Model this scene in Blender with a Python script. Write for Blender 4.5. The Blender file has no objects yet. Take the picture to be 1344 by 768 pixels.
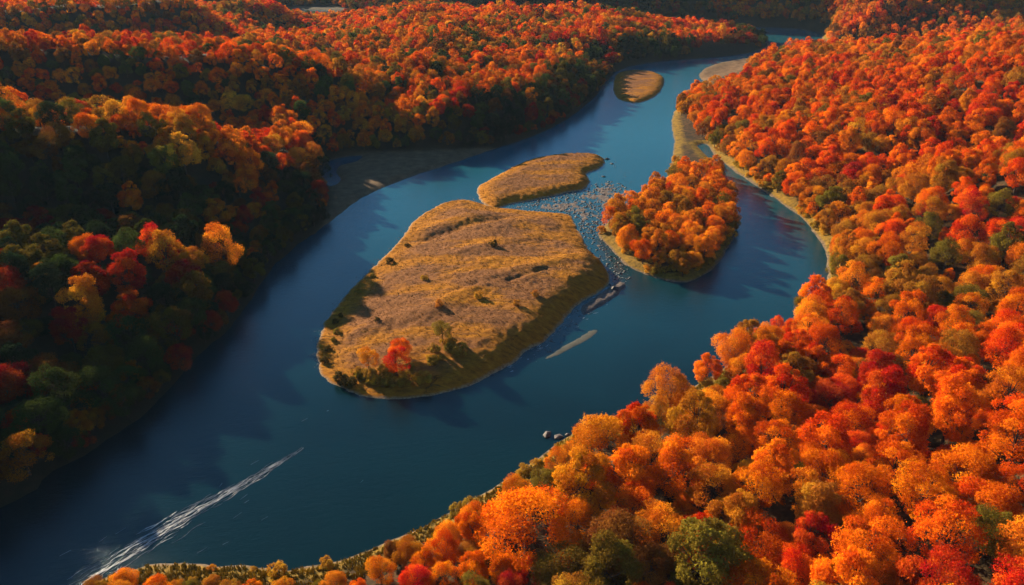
import bpy, math, random
import numpy as np
from mathutils import Vector
R = math.radians
rng = np.random.default_rng(7)
random.seed(7)
scene = bpy.context.scene
COL = scene.collection

# ------------------------------------------------------------------ camera
F_PX, CAM_H, PITCH = 1055.0, 120.0, R(25)
CP, SP = math.cos(PITCH), math.sin(PITCH)
cam = bpy.data.cameras.new('camera')
cam.lens = 36 * F_PX / 1344
cam.sensor_width = 36
cam.clip_start = 1
cam.clip_end = 20000
camo = bpy.data.objects.new('camera', cam)
camo.location = (0, 0, CAM_H)
camo.rotation_euler = (R(90) - PITCH, 0, 0)
COL.objects.link(camo)
scene.camera = camo


def bp(u, v, z=0.0):
    """a point of the place, measured in the photograph, as ground coordinates at height z"""
    xc, yc = (u - 672) / F_PX, (384 - v) / F_PX
    d = (xc, CP + yc * SP, -SP + yc * CP)
    t = (z - CAM_H) / d[2]
    return (d[0] * t, d[1] * t)


def project(x, y, z):
    """pixel position (1344 wide) and distance"""
    dz = z - CAM_H
    depth = y * CP - dz * SP
    up = y * SP + dz * CP
    depth = np.maximum(depth, 1e-3)
    return 672 + F_PX * x / depth, 384 - F_PX * up / depth, depth


# ------------------------------------------------------------------ noise + geometry helpers
class Noise2:
    def __init__(self, seed):
        r = np.random.default_rng(seed)
        self.g = r.random((256, 256)) * 2 - 1

    def __call__(self, x, y):
        x = np.asarray(x, float); y = np.asarray(y, float)
        xi = np.floor(x).astype(int); yi = np.floor(y).astype(int)
        fx = x - xi; fy = y - yi
        fx = fx * fx * (3 - 2 * fx); fy = fy * fy * (3 - 2 * fy)
        g = self.g
        a = g[xi & 255, yi & 255]; b = g[(xi + 1) & 255, yi & 255]
        c = g[xi & 255, (yi + 1) & 255]; d = g[(xi + 1) & 255, (yi + 1) & 255]
        return (a * (1 - fx) + b * fx) * (1 - fy) + (c * (1 - fx) + d * fx) * fy

    def fbm(self, x, y, n=4):
        s = 0; a = 1; t = 0
        for k in range(n):
            s = s + a * self(x * 2 ** k + 17.3 * k, y * 2 ** k - 9.1 * k); t += a; a *= .5
        return s / t


N1, N2, N3, N4 = Noise2(1), Noise2(2), Noise2(3), Noise2(4)


def smooth_poly(pts, n=5):
    P = np.array(pts, float); m = len(P); out = []
    for i in range(m):
        p0, p1, p2, p3 = P[i - 1], P[i], P[(i + 1) % m], P[(i + 2) % m]
        for k in range(n):
            t = k / n
            out.append(.5 * ((2 * p1) + (-p0 + p2) * t + (2 * p0 - 5 * p1 + 4 * p2 - p3) * t * t + (-p0 + 3 * p1 - 3 * p2 + p3) * t ** 3))
    return np.array(out)


def seg_dist(x, y, a, b):
    dx, dy = b[0] - a[0], b[1] - a[1]
    L = dx * dx + dy * dy + 1e-9
    t = np.clip(((x - a[0]) * dx + (y - a[1]) * dy) / L, 0, 1)
    return np.hypot(x - a[0] - t * dx, y - a[1] - t * dy)


def inside(x, y, P):
    r = np.zeros(np.shape(x), bool)
    for i in range(len(P)):
        (x1, y1), (x2, y2) = P[i - 1], P[i]
        if y1 == y2:
            continue
        c = ((y1 > y) != (y2 > y)) & (x < (x2 - x1) * (y - y1) / (y2 - y1) + x1)
        r ^= c
    return r


def sdf(x, y, P):
    """positive inside the polygon"""
    x = np.asarray(x, float); y = np.asarray(y, float)
    d = np.full(x.shape, 1e9)
    for i in range(len(P)):
        d = np.minimum(d, seg_dist(x, y, P[i - 1], P[i]))
    return np.where(inside(x, y, P), d, -d)


def line_dist(x, y, L):
    d = np.full(np.shape(x), 1e9)
    for a, b in zip(L[:-1], L[1:]):
        d = np.minimum(d, seg_dist(x, y, a, b))
    return d


def sstep(a, b, x):
    t = np.clip((x - a) / (b - a), 0, 1)
    return t * t * (3 - 2 * t)


# ------------------------------------------------------------------ river outline
LEFT_BANK = [bp(*p) for p in [(0, 665), (60, 622), (150, 572), (215, 515), (262, 462), (300, 430), (326, 395), (345, 365), (378, 330),
                              (420, 300), (438, 287), (470, 262), (510, 243), (560, 225), (600, 212), (650, 195), (700, 178), (740, 158),
                              (775, 132), (792, 112), (806, 96), (830, 86), (880, 79), (940, 75), (985, 69), (1005, 60)]]
RIVER = ([(-330, -20), (-220, 60), (-165, 110)] + LEFT_BANK +
         [(266, 905), (215, 965), (90, 1010), (-90, 1060), (-250, 1115), (-500, 1140), (-900, 1120),
          (-900, 1200), (-520, 1225), (-320, 1225), (-120, 1140), (90, 1085), (240, 1035), (338, 1005), (352, 950), (338, 893),
          (400, 850), (385, 815), (310, 795)] +
         [bp(*p) for p in [(1035, 74), (1000, 75), (950, 82), (926, 90), (918, 101), (928, 112), (908, 126), (886, 146), (882, 160),
                           (885, 188), (882, 208), (875, 235), (858, 255), (835, 268), (810, 283), (795, 296), (787, 311), (804, 328),
                           (820, 347), (845, 359), (875, 368), (905, 370), (928, 358), (947, 338), (965, 305), (967, 280), (960, 252),
                           (944, 225), (926, 204), (916, 192), (928, 190), (945, 210), (972, 229), (1010, 255), (1055, 288), (1080, 323),
                           (1088, 350), (1078, 392), (1040, 425), (995, 452), (945, 488), (890, 520), (835, 545), (780, 560),
                           (745, 573), (702, 607), (655, 637), (612, 662), (560, 690), (500, 715), (440, 738), (380, 748), (300, 746),
                           (230, 741), (170, 748), (118, 768), (50, 800)]] +
         [(-105, 78), (-160, 30), (-230, -60), (-330, -100)])
RIVER_S = smooth_poly(RIVER, 4)

P = lambda *pts: smooth_poly([bp(*p) for p in pts], 5)
MARSH = P((425, 305), (432, 262), (425, 225), (440, 208), (480, 202), (560, 200), (640, 196), (645, 200), (560, 232), (500, 255), (455, 285))
POND = P((421, 226), (432, 212), (455, 206), (475, 205), (466, 212), (446, 217), (440, 226), (446, 236), (436, 244), (424, 240))
BAR = P((910, 108), (915, 95), (940, 78), (1000, 70), (1045, 70), (1020, 84), (975, 94), (940, 106), (925, 120))
SPITNECK = P((878, 150), (900, 160), (925, 190), (945, 222), (925, 235), (890, 232), (868, 262), (860, 240), (876, 200))
FARFIELD = smooth_poly([(-330, 1085), (-250, 1065), (-215, 1080), (-225, 1190), (-270, 1260), (-340, 1230)], 5)


def river_sd(x, y):
    """positive on land, metres from the waterline"""
    s = -sdf(x, y, RIVER_S)
    w = 1 + np.clip((np.hypot(x, y) - 300) / 500, 0, 2)
    return s + .9 * N1.fbm(x / 9, y / 9, 3) + .35 * N2(x / 2.3, y / 2.3)


MID = [(-170, 40), (-75, 160), (-40, 250), (20, 330), (60, 470), (130, 640), (230, 800), (300, 900), (300, 1010), (240, 1060)]
RIDGES = [  # polyline, height, width
    # left bank
    ([(-116, 262), (-128, 238), (-150, 205)], 5, 18),
    ([(-420, 262), (-190, 266), (-135, 284)], -13, 24),
    ([(-420, 318), (-250, 328), (-190, 332), (-140, 346)], 12, 22),
    ([(-98, 282), (-90, 330)], -9, 22),
    ([(-140, 425), (-180, 432), (-260, 442), (-460, 470)], -32, 38),
    ([(-98, 398), (-125, 432)], 17, 19),
    ([(-400, 520), (-230, 498), (-110, 512)], 14, 26),
    ([(-75, 440), (-85, 500), (-130, 560)], -15, 28),
    ([(-520, 520), (-330, 540), (-240, 590)], 6, 60),
    ([(-30, 450), (-5, 500)], 5, 28),
    ([(-10, 590), (-60, 640), (-170, 680)], -12, 30),
    ([(60, 700), (0, 760), (-120, 800)], -8, 35),
    ([(-520, 585), (-330, 590), (-230, 640), (-130, 760), (-40, 880), (60, 920)], 5, 60),
    ([(-700, 672), (-420, 668), (-300, 715)], -17, 36),
    ([(-212, 890), (-235, 1000)], -14, 45),
    ([(-330, 960), (-270, 965)], 13, 30),
    ([(-150, 1290), (60, 1210), (280, 1120), (430, 1130)], 75, 62),
    ([(-420, 100), (-340, 130), (-310, 250)], 8, 50),
    # right bank
    ([(140, 10), (105, 70), (140, 130)], 14, 42),
    ([(230, 200), (280, 330), (330, 470)], 16, 75),
    ([(180, 290), (290, 300)], 7, 26),
    ([(110, 235), (230, 250)], -6, 24),
    ([(150, 345), (300, 362)], -7, 26),
    ([(150, 420), (300, 450)], 6, 35),
    ([(330, 560), (440, 640), (560, 760)], 22, 80),
    ([(300, 700), (420, 760)], 4, 50),
    # beyond
    ([(-1000, 800), (-600, 772), (-420, 775), (-335, 820)], 34, 42),
    ([(-900, 1000), (-620, 980)], 22, 60),
    ([(-1400, 1500), (-700, 1450), (-500, 1400)], 50, 130),
    ([(-420, 1560), (-100, 1420), (60, 1330), (150, 1300)], 36, 100),
    ([(60, 1440), (300, 1330), (480, 1400)], 115, 125),
    ([(415, 985), (540, 1040), (700, 1200)], 46, 80),
    ([(480, 950), (700, 980), (1000, 1050)], 34, 90),
    ([(600, 1250), (900, 1350), (1300, 1400)], 95, 200),
    ([(-2500, 2300), (-1000, 2100), (0, 2000), (900, 2100), (2500, 2300)], 110, 330),
]


def hill(x, y, s):
    z = np.zeros(np.shape(x)); s = np.maximum(s, 0)
    for L, h, w in RIDGES:
        if h:
            z = z + h * np.exp(-(line_dist(x, y, L) / w) ** 2)
    n = 8 * N3.fbm(x / 95, y / 95, 2) + 4.5 * N4.fbm(x / 38 + 5, y / 38, 2)
    far = sstep(900, 1500, y)
    n = n + far * 22 * N3.fbm(x / 300 + 3, y / 300, 3)
    left = x < np.interp(y, [p[1] for p in MID], [p[0] for p in MID])
    HL = np.interp(y, [0, 190, 320, 450, 900, 1500], [15, 20, 32, 30, 17, 10]); HL = HL + (9 - HL) * sstep(80, 200, x) * sstep(600, 780, y)
    HL = np.where(x < -60, HL + (np.interp(y, [0, 190, 320, 450, 590, 690, 900], [15, 20, 32, 30, 26, 13, 9]) - HL) * sstep(-60, -190, x), HL)
    HR = np.interp(y, [0, 500, 800, 1100], [23, 22, 9, 8])
    H = np.where(left, HL, HR); k = np.where(left, np.interp(y, [190, 300], [.30, .47]), np.interp(y, [160, 320], [.19, .26]))
    base = H * np.tanh(s * k / H)
    return np.maximum(base + (z + n) * (1 - np.exp(-s / np.where(left, 26, 42))), 0)


def ground(x, y, s=None):
    x = np.asarray(x, float); y = np.asarray(y, float)
    if s is None:
        s = river_sd(x, y)
    bank = 1.3 * (1 - np.exp(-np.maximum(s, 0) / 1.6))
    h = hill(x, y, s)
    flat = np.zeros(x.shape)
    for Q, w in ((MARSH, 22), (BAR, 25), (SPITNECK, 14), (FARFIELD, 60)):
        flat = np.maximum(flat, sstep(-w, 2, sdf(x, y, Q)))
    # the spit stays low: land west of the back channel
    spit = inside(x, y, SPIT_ZONE)
    flat = np.where(spit, np.maximum(flat, .82), flat)
    h = h * (1 - flat)
    z = np.where(s > 0, bank + h + .25 * N2.fbm(x / 5, y / 5, 2) * np.clip(s / 3, 0, 1), np.maximum(s * .35, -3))
    pond = sdf(x, y, POND)
    z = np.where(pond > -3, np.minimum(z, np.maximum(-.3 * (pond + .5), -1.2)), z)
    return z


SPIT_ZONE = np.array([bp(*p) for p in [(870, 180), (905, 178), (920, 196), (940, 220), (962, 250), (975, 280), (972, 320), (950, 350),
                                       (915, 380), (830, 375), (770, 320), (780, 290), (860, 240)]])

# ------------------------------------------------------------------ materials


def mat(name):
    m = bpy.data.materials.new(name); m.use_nodes = True
    nt = m.node_tree; nt.nodes.clear()
    return m, nt, nt.nodes.new('ShaderNodeOutputMaterial')


class G:
    """small node graph helper"""
    def __init__(self, nt): self.nt = nt

    def n(self, typ, **kw):
        nd = self.nt.nodes.new(typ)
        for k, v in kw.items():
            if k.startswith('i_'):
                nd.inputs[k[2:].replace('_', ' ')].default_value = v
            else:
                setattr(nd, k, v)
        return nd

    def l(self, a, b): self.nt.links.new(a, b)

    def noise(self, vec, scale, detail=4, rough=.55):
        nd = self.n('ShaderNodeTexNoise'); nd.inputs['Scale'].default_value = scale
        nd.inputs['Detail'].default_value = detail; nd.inputs['Roughness'].default_value = rough
        if vec is not None: self.l(vec, nd.inputs['Vector'])
        return nd.outputs['Fac']

    def ramp(self, fac, stops):
        nd = self.n('ShaderNodeValToRGB'); e = nd.color_ramp.elements
        while len(e) < len(stops): e.new(.5)
        for el, (p, c) in zip(e, stops):
            el.position = p; el.color = (c, c, c, 1) if isinstance(c, (int, float)) else (*c, 1)
        self.l(fac, nd.inputs['Fac'])
        return nd.outputs['Color']

    def mix(self, fac, a, b, blend='MIX'):
        nd = self.n('ShaderNodeMix', data_type='RGBA', blend_type=blend)
        for sock, v in ((nd.inputs[0], fac), (nd.inputs[6], a), (nd.inputs[7], b)):
            if isinstance(v, (int, float)): sock.default_value = v
            elif isinstance(v, tuple): sock.default_value = (*v, 1)
            else: self.l(v, sock)
        return nd.outputs[2]

    def math(self, op, a, b=0.0, c=0.0):
        nd = self.n('ShaderNodeMath', operation=op)
        for sock, v in zip(nd.inputs, (a, b, c)):
            if isinstance(v, (int, float)): sock.default_value = v
            else: self.l(v, sock)
        return nd.outputs[0]

    def mapping(self, scale=(1, 1, 1), rot=(0, 0, 0)):
        tc = self.n('ShaderNodeNewGeometry')
        mp = self.n('ShaderNodeMapping')
        mp.inputs['Scale'].default_value = scale; mp.inputs['Rotation'].default_value = rot
        self.l(tc.outputs['Position'], mp.inputs['Vector'])
        return mp.outputs['Vector']

    def bump(self, h, strength, dist, normal=None):
        nd = self.n('ShaderNodeBump'); nd.inputs['Strength'].default_value = strength; nd.inputs['Distance'].default_value = dist
        self.l(h, nd.inputs['Height'])
        if normal is not None: self.l(normal, nd.inputs['Normal'])
        return nd.outputs['Normal']


def leaf_material():
    m, nt, out = mat('autumn_leaves'); g = G(nt)
    tint = g.n('ShaderNodeAttribute', attribute_type='INSTANCER', attribute_name='tint')
    var = g.n('ShaderNodeAttribute', attribute_type='GEOMETRY', attribute_name='leafvar')
    v = var.outputs['Fac']
    hsv = g.n('ShaderNodeHueSaturation')
    g.l(tint.outputs['Color'], hsv.inputs['Color'])
    g.l(g.math('MULTIPLY_ADD', v,   .044, .480), hsv.inputs['Hue'])
    g.l(g.math('MULTIPLY_ADD', v, .75, .62), hsv.inputs['Value'])
    d = g.n('ShaderNodeBsdfDiffuse'); t = g.n('ShaderNodeBsdfTranslucent'); mx = g.n('ShaderNodeMixShader')
    g.l(hsv.outputs['Color'], d.inputs['Color']); g.l(hsv.outputs['Color'], t.inputs['Color'])
    mx.inputs[0].default_value = .38
    g.l(d.outputs[0], mx.inputs[1]); g.l(t.outputs[0], mx.inputs[2]); g.l(mx.outputs[0], out.inputs['Surface'])
    return m


def bark_material():
    m, nt, out = mat('bark'); g = G(nt)
    c = g.ramp(g.noise(g.mapping((1, 1, .3)), 3), [(.3, (.035, .024, .017)), (.7, (.11, .08, .06))])
    b = g.n('ShaderNodeBsdfDiffuse'); g.l(c, b.inputs['Color']); g.l(b.outputs[0], out.inputs['Surface'])
    return m


def ground_material():
    m, nt, out = mat('forest_floor_and_bank'); g = G(nt)
    pos = g.mapping()
    litter = g.ramp(g.noise(pos, .35, 6), [(.3, (.018, .014, .007)), (.5, (.05, .03, .012)), (.72, (.11, .05, .018))])
    grass = g.ramp(g.noise(pos, .5, 7, .7), [(.32, (.05, .036, .008)), (.5, (.17, .098, .012)), (.68, (.30, .165, .018))])
    sand = g.ramp(g.noise(pos, .22, 7, .65), [(.3, (.09, .052, .026)), (.55, (.19, .11, .055)), (.72, (.28, .17, .09))])
    wet = g.ramp(g.noise(pos, 1.1, 4), [(.35, (.06, .045, .03)), (.6, (.19, .13, .08))])
    sd = g.n('ShaderNodeAttribute', attribute_type='GEOMETRY', attribute_name='bank_distance').outputs['Fac']
    bar = g.n('ShaderNodeAttribute', attribute_type='GEOMETRY', attribute_name='open_sand').outputs['Fac']
    n = g.noise(pos, .18, 4)
    edge = g.math('ADD', sd, g.math('MULTIPLY_ADD', n, 6, -3))
    fg = g.math('SMOOTH_MIN', 1, g.math('MAXIMUM', 0, g.math('DIVIDE', g.math('SUBTRACT', 7, edge), 3)), .1)
    rim = g.n('ShaderNodeAttribute', attribute_type='GEOMETRY', attribute_name='stony_edge').outputs['Fac']
    c = g.mix(g.math('MULTIPLY', fg, rim), litter, grass)
    c = g.mix(bar, c, sand)
    fw = g.math('MINIMUM', 1, g.math('MAXIMUM', 0, g.math('SUBTRACT', 1.35, g.math('ADD', sd, n))))
    rim = g.n('ShaderNodeAttribute', attribute_type='GEOMETRY', attribute_name='stony_edge').outputs['Fac']
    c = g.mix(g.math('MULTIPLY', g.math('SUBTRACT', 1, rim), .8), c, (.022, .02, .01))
    c = g.mix(g.math('MULTIPLY', fw, rim), c, wet)
    b = g.n('ShaderNodeBsdfPrincipled'); b.inputs['Roughness'].default_value = .9; b.inputs['Specular IOR Level'].default_value = .1
    g.l(c, b.inputs['Base Color'])
    g.l(g.bump(g.noise(pos, 1.4, 6, .7), .9, .5), b.inputs['Normal'])
    g.l(b.outputs[0], out.inputs['Surface'])
    return m


def island_material():
    m, nt, out = mat('dry_island_grass'); g = G(nt)
    pos = g.mapping()
    str_ = g.mapping((1, 2.4, 1), (0, 0, R(-28)))
    gold = g.ramp(g.noise(str_, .35, 8, .72), [(.3, (.11, .043, .006)), (.5, (.32, .118, .009)), (.7, (.47, .195, .014))])
    purple = g.ramp(g.noise(pos, 1.3, 7, .75), [(.32, (.07, .03, .016)), (.52, (.18, .075, .032)), (.7, (.28, .13, .05))])
    zone = g.ramp(g.noise(str_, .032, 4, .55), [(.40, 0.0), (.52, 1.0)])
    c = g.mix(g.math('MULTIPLY', zone, .85), gold, purple)
    ed = g.n('ShaderNodeAttribute', attribute_type='GEOMETRY', attribute_name='bank_distance').outputs['Fac']
    wob = g.math('MULTIPLY_ADD', g.noise(pos, .5, 4), 6, -3)
    fe = g.math('MINIMUM', 1, g.math('MAXIMUM', 0, g.math('DIVIDE', g.math('SUBTRACT', 11, g.math('ADD', ed, wob)), 6)))
    c = g.mix(fe, c, gold)
    # dark runnels
    cr = g.n('ShaderNodeTexVoronoi', feature='DISTANCE_TO_EDGE'); cr.inputs['Scale'].default_value = .055
    wv = g.n('ShaderNodeVectorMath', operation='ADD'); ns = g.n('ShaderNodeTexNoise'); ns.inputs['Scale'].default_value = .12
    g.l(str_, ns.inputs['Vector']); sc = g.n('ShaderNodeVectorMath', operation='SCALE'); sc.inputs['Scale'].default_value = 14
    g.l(ns.outputs['Color'], sc.inputs[0]); g.l(str_, wv.inputs[0]); g.l(sc.outputs[0], wv.inputs[1]); g.l(wv.outputs[0], cr.inputs['Vector'])
    crack = g.math('MULTIPLY', g.ramp(cr.outputs['Distance'], [(.0, 1.0), (.022, 0.0)]), g.ramp(g.noise(pos, .05, 3), [(.5, 0.0), (.6, 1.0)]))
    c = g.mix(g.math('MULTIPLY', crack, .75), c, (.05, .035, .025))
    sand = g.ramp(g.noise(pos, 1.6, 5), [(.35, (.16, .10, .06)), (.6, (.38, .28, .18))])
    fs = g.math('MINIMUM', 1, g.math('MAXIMUM', 0, g.math('SUBTRACT', 1.55, g.math('ADD', ed, g.noise(pos, .7, 3)))))
    c = g.mix(fs, c, sand)
    b = g.n('ShaderNodeBsdfPrincipled'); b.inputs['Roughness'].default_value = .95; b.inputs['Specular IOR Level'].default_value = .05
    g.l(c, b.inputs['Base Color'])
    h = g.math('ADD', g.noise(str_, 1.2, 7, .75), g.math('MULTIPLY', crack, -.8))
    g.l(g.bump(h, 1, .55), b.inputs['Normal'])
    g.l(b.outputs[0], out.inputs['Surface'])
    return m


def water_material():
    m, nt, out = mat('river_water'); g = G(nt)
    pos = g.mapping()
    lng = g.mapping((1, 2.6, 1), (0, 0, R(-38)))
    water_tone = g.ramp(g.noise(g.mapping((1, 1, 1)), .012, 4), [(.35, (.0015, .010, .012)), (.65, (.002, .016, .019))])
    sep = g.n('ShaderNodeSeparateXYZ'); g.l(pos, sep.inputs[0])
    sky_tone = g.math('MINIMUM', 1, g.math('MAXIMUM', 0, g.math('DIVIDE', g.math('SUBTRACT', g.math('ADD', sep.outputs[1], g.math('MULTIPLY', g.noise(g.mapping(), .015, 3), 80)), 230), 300)))
    water_tone = g.mix(sky_tone, water_tone, (.009, .085, .115))  # sky brightness on the upstream water painted into the base colour
    b = g.n('ShaderNodeBsdfPrincipled')
    g.l(water_tone, b.inputs['Base Color'])
    b.inputs['IOR'].default_value = 1.33; b.inputs['Specular Tint'].default_value = (.15, .55, .65, 1)
    patch = g.noise(g.mapping((.5, 1.6, 1), (0, 0, R(-30))), .022, 5, .6)
    g.l(g.ramp(patch, [(.42, .05), (.64, .10)]), b.inputs['Roughness'])
    big = g.bump(g.noise(lng, .3, 4, .6), .25, .2)
    sm = g.bump(g.noise(lng, 1.3, 5, .7), .6, .10, big)
    g.l(sm, b.inputs['Normal'])
    g.l(b.outputs[0], out.inputs['Surface'])
    return m


def plain(name, stops, scale=1.0, rough=.9, bump=.3):
    m, nt, out = mat(name); g = G(nt)
    tc = g.n('ShaderNodeNewGeometry').outputs['Position']
    b = g.n('ShaderNodeBsdfPrincipled'); b.inputs['Roughness'].default_value = rough; b.inputs['Specular IOR Level'].default_value = .25
    g.l(g.ramp(g.noise(tc, scale, 6, .65), stops), b.inputs['Base Color'])
    g.l(g.bump(g.noise(tc, scale * 4, 5, .7), bump, .2), b.inputs['Normal'])
    g.l(b.outputs[0], out.inputs['Surface'])
    return m


M_LEAF, M_BARK, M_GROUND, M_ISLE, M_WATER = leaf_material(), bark_material(), ground_material(), island_material(), water_material()
M_ROCK = plain('wet_river_rock', [(.3, (.022, .018, .018)), (.55, (.07, .052, .046)), (.75, (.17, .13, .11))], .8, .6)
M_GRAVEL = plain('gravel', [(.3, (.035, .026, .022)), (.5, (.11, .078, .062)), (.7, (.22, .16, .13))], 1.2, .85, .8)
M_SILT = plain('silt', [(.3, (.03, .034, .028)), (.7, (.075, .07, .055))], .5, .9, .3)
M_FOAM = plain('foam', [(.3, (.22, .23, .23)), (.7, (.42, .42, .41))], 3, .6, .3)


# ------------------------------------------------------------------ mesh helpers
def mesh_obj(name, verts, faces, material=None, parent=None, smooth=False, link=True):
    me = bpy.data.meshes.new(name)
    verts = np.asarray(verts, np.float32); 
    me.vertices.add(len(verts)); me.vertices.foreach_set('co', verts.ravel())
    if isinstance(faces, np.ndarray):
        k = faces.shape[1]; n = len(faces)
        me.loops.add(n * k); me.loops.foreach_set('vertex_index', faces.astype(np.int32).ravel())
        me.polygons.add(n)
        me.polygons.foreach_set('loop_start', np.arange(0, n * k, k, dtype=np.int32))
        me.polygons.foreach_set('loop_total', np.full(n, k, np.int32))
    else:
        flat = [i for f in faces for i in f]
        me.loops.add(len(flat)); me.loops.foreach_set('vertex_index', np.array(flat, np.int32))
        st = np.cumsum([0] + [len(f) for f in faces[:-1]]).astype(np.int32)
        me.polygons.add(len(faces)); me.polygons.foreach_set('loop_start', st)
        me.polygons.foreach_set('loop_total', np.array([len(f) for f in faces], np.int32))
    me.update(calc_edges=True); me.validate()
    if smooth:
        me.polygons.foreach_set('use_smooth', np.ones(len(me.polygons), bool))
    if material: me.materials.append(material)
    o = bpy.data.objects.new(name, me)
    if link: COL.objects.link(o)
    if parent: o.parent = parent
    return o


def vattr(o, name, vals):
    a = o.data.attributes.new(name, 'FLOAT', 'POINT'); a.data.foreach_set('value', np.asarray(vals, np.float32))


def tag(o, label=None, cat=None, group=None, kind=None):
    for k, v in (('label', label), ('category', cat), ('group', group), ('kind', kind)):
        if v: o[k] = v
    return o


def grid_faces(ny, nx):
    i = np.arange((ny - 1) * nx).reshape(ny - 1, nx)[:, :-1].ravel()
    return np.stack([i, i + 1, i + 1 + nx, i + nx], 1)


# ------------------------------------------------------------------ ground sheet
def axis(lo, a, b, hi, step, grow=1.045):
    mid = list(np.arange(a, b + .01, step)); s = step; v = b; up = []
    while v < hi: s *= grow; v += s; up.append(v)
    s = step; v = a; dn = []
    while v > lo: s *= grow; v -= s; dn.append(v)
    return np.array(dn[::-1] + mid + up)


gx = axis(-4500, -170, 300, 4500, 3.2)
gy = axis(-700, 60, 520, 6500, 3.2, 1.012)
X, Y = np.meshgrid(gx, gy)
S = river_sd(X, Y)
Z = ground(X, Y, S)
gr = mesh_obj('ground', np.stack([X.ravel(), Y.ravel(), Z.ravel()], 1), grid_faces(len(gy), len(gx)), M_GROUND, smooth=True)
tag(gr, 'forest floor, grassy banks and hills', None, None, 'structure')
op = np.maximum.reduce([sstep(-4, 3, sdf(X, Y, q)) for q in (MARSH, BAR, FARFIELD)])
vattr(gr, 'bank_distance', S.ravel()); vattr(gr, 'open_sand', op.ravel())
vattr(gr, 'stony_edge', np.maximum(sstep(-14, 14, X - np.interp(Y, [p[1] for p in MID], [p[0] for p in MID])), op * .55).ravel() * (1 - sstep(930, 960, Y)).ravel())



def look(F, x, y):
    x = np.asarray(x, float); y = np.asarray(y, float)
    i = np.clip(np.searchsorted(gx, x) - 1, 0, len(gx) - 2); j = np.clip(np.searchsorted(gy, y) - 1, 0, len(gy) - 2)
    a = (x - gx[i]) / (gx[i + 1] - gx[i]); b = (y - gy[j]) / (gy[j + 1] - gy[j])
    return (F[j, i] * (1 - a) + F[j, i + 1] * a) * (1 - b) + (F[j + 1, i] * (1 - a) + F[j + 1, i + 1] * a) * b


wx, wy = 5000, 7000
wv = [(-wx, -800, 0), (wx, -800, 0), (wx, wy, 0), (-wx, wy, 0)]
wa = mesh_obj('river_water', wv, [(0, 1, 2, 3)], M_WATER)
tag(wa, 'dark blue river water', None, None, 'structure')

# ------------------------------------------------------------------ islands
ISLES = []


def island(name, label, poly, H, wl, wr, step=1.0, rough=.25, extra=None, material=M_ISLE, steep_dir=(.75, -.66)):
    x0, y0 = poly.min(0) - 4; x1, y1 = poly.max(0) + 4
    xs = np.arange(x0, x1, step); ys = np.arange(y0, y1, step)
    A, B = np.meshgrid(xs, ys)
    s = sdf(A, B, poly) + .7 * N1.fbm(A / 6, B / 6, 3) + .3 * N2(A / 1.7, B / 1.7)
    c = poly.mean(0); r = np.abs(poly - c).max(0)
    side = ((A - c[0]) / r[0] * steep_dir[0] + (B - c[1]) / r[1] * steep_dir[1])
    k = sstep(-.15, .55, side)
    w = wl * (1 - k) + wr * k
    top = H * (1 - np.exp(-(np.maximum(s, 0) / w) ** 1.5))
    z = np.where(s > 0, (.35 if H > .3 else .03) * np.clip(s / 1.2, 0, 1) + top + np.clip(s / 3, 0, 1) * rough * (N3.fbm(A / 1.5, B / 2.4, 3) + .7 * N4.fbm(A / 9, B / 5, 3)), np.maximum(s * .6, -2.2))
    if extra is not None: z = z + extra(A, B, s)
    keep = (s > -3.5)
    f = grid_faces(len(ys), len(xs)); kf = keep.ravel()[f].all(1); f = f[kf]
    used = np.unique(f); remap = -np.ones(A.size, int); remap[used] = np.arange(len(used))
    V = np.stack([A.ravel(), B.ravel(), z.ravel()], 1)[used]
    o = mesh_obj(name, V, remap[f], material, smooth=True)
    vattr(o, 'bank_distance', s.ravel()[used])
    tag(o, label, None, None, 'structure')
    ISLES.append((xs, ys, z))
    return o


MAIN = P((418, 478), (416, 455), (428, 420), (452, 390), (480, 360), (510, 330), (530, 308), (548, 286), (580, 268), (610, 262), (650, 272),
         (700, 277), (745, 282), (758, 300), (772, 325), (790, 345), (801, 365), (790, 382), (760, 400), (735, 425), (715, 448), (690, 462),
         (668, 480), (648, 490), (620, 505), (580, 517), (530, 523), (480, 522), (445, 508), (425, 494))


def main_extra(A, B, s):
    e = np.zeros(A.shape)
    L = [bp(u, v) for u, v in [(562, 318), (600, 308), (630, 300), (655, 296)]]
    d = line_dist(A, B, L); e -= 1.1 * np.exp(-(d / 3.2) ** 2)
    L = [bp(u, v) for u, v in [(560, 306), (600, 296), (640, 288)]]
    d = line_dist(A, B, L); e += .9 * np.exp(-(d / 5) ** 2)
    for L, h, w in (([(480, 440), (560, 425), (640, 385), (720, 362), (770, 352)], .9, 4.5), ([(520, 340), (600, 345), (700, 322)], .6, 4),
                    ([(660, 300), (740, 300)], .5, 5), ([(590, 400), (690, 372)], -.6, 2.0), ([(668, 384), (700, 374), (716, 371)], -.8, 1.5)):
        d = line_dist(A, B, [bp(*q) for q in L]); e += h * np.exp(-(d / w) ** 2)
    return e * np.clip(s / 6, 0, 1)


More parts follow.
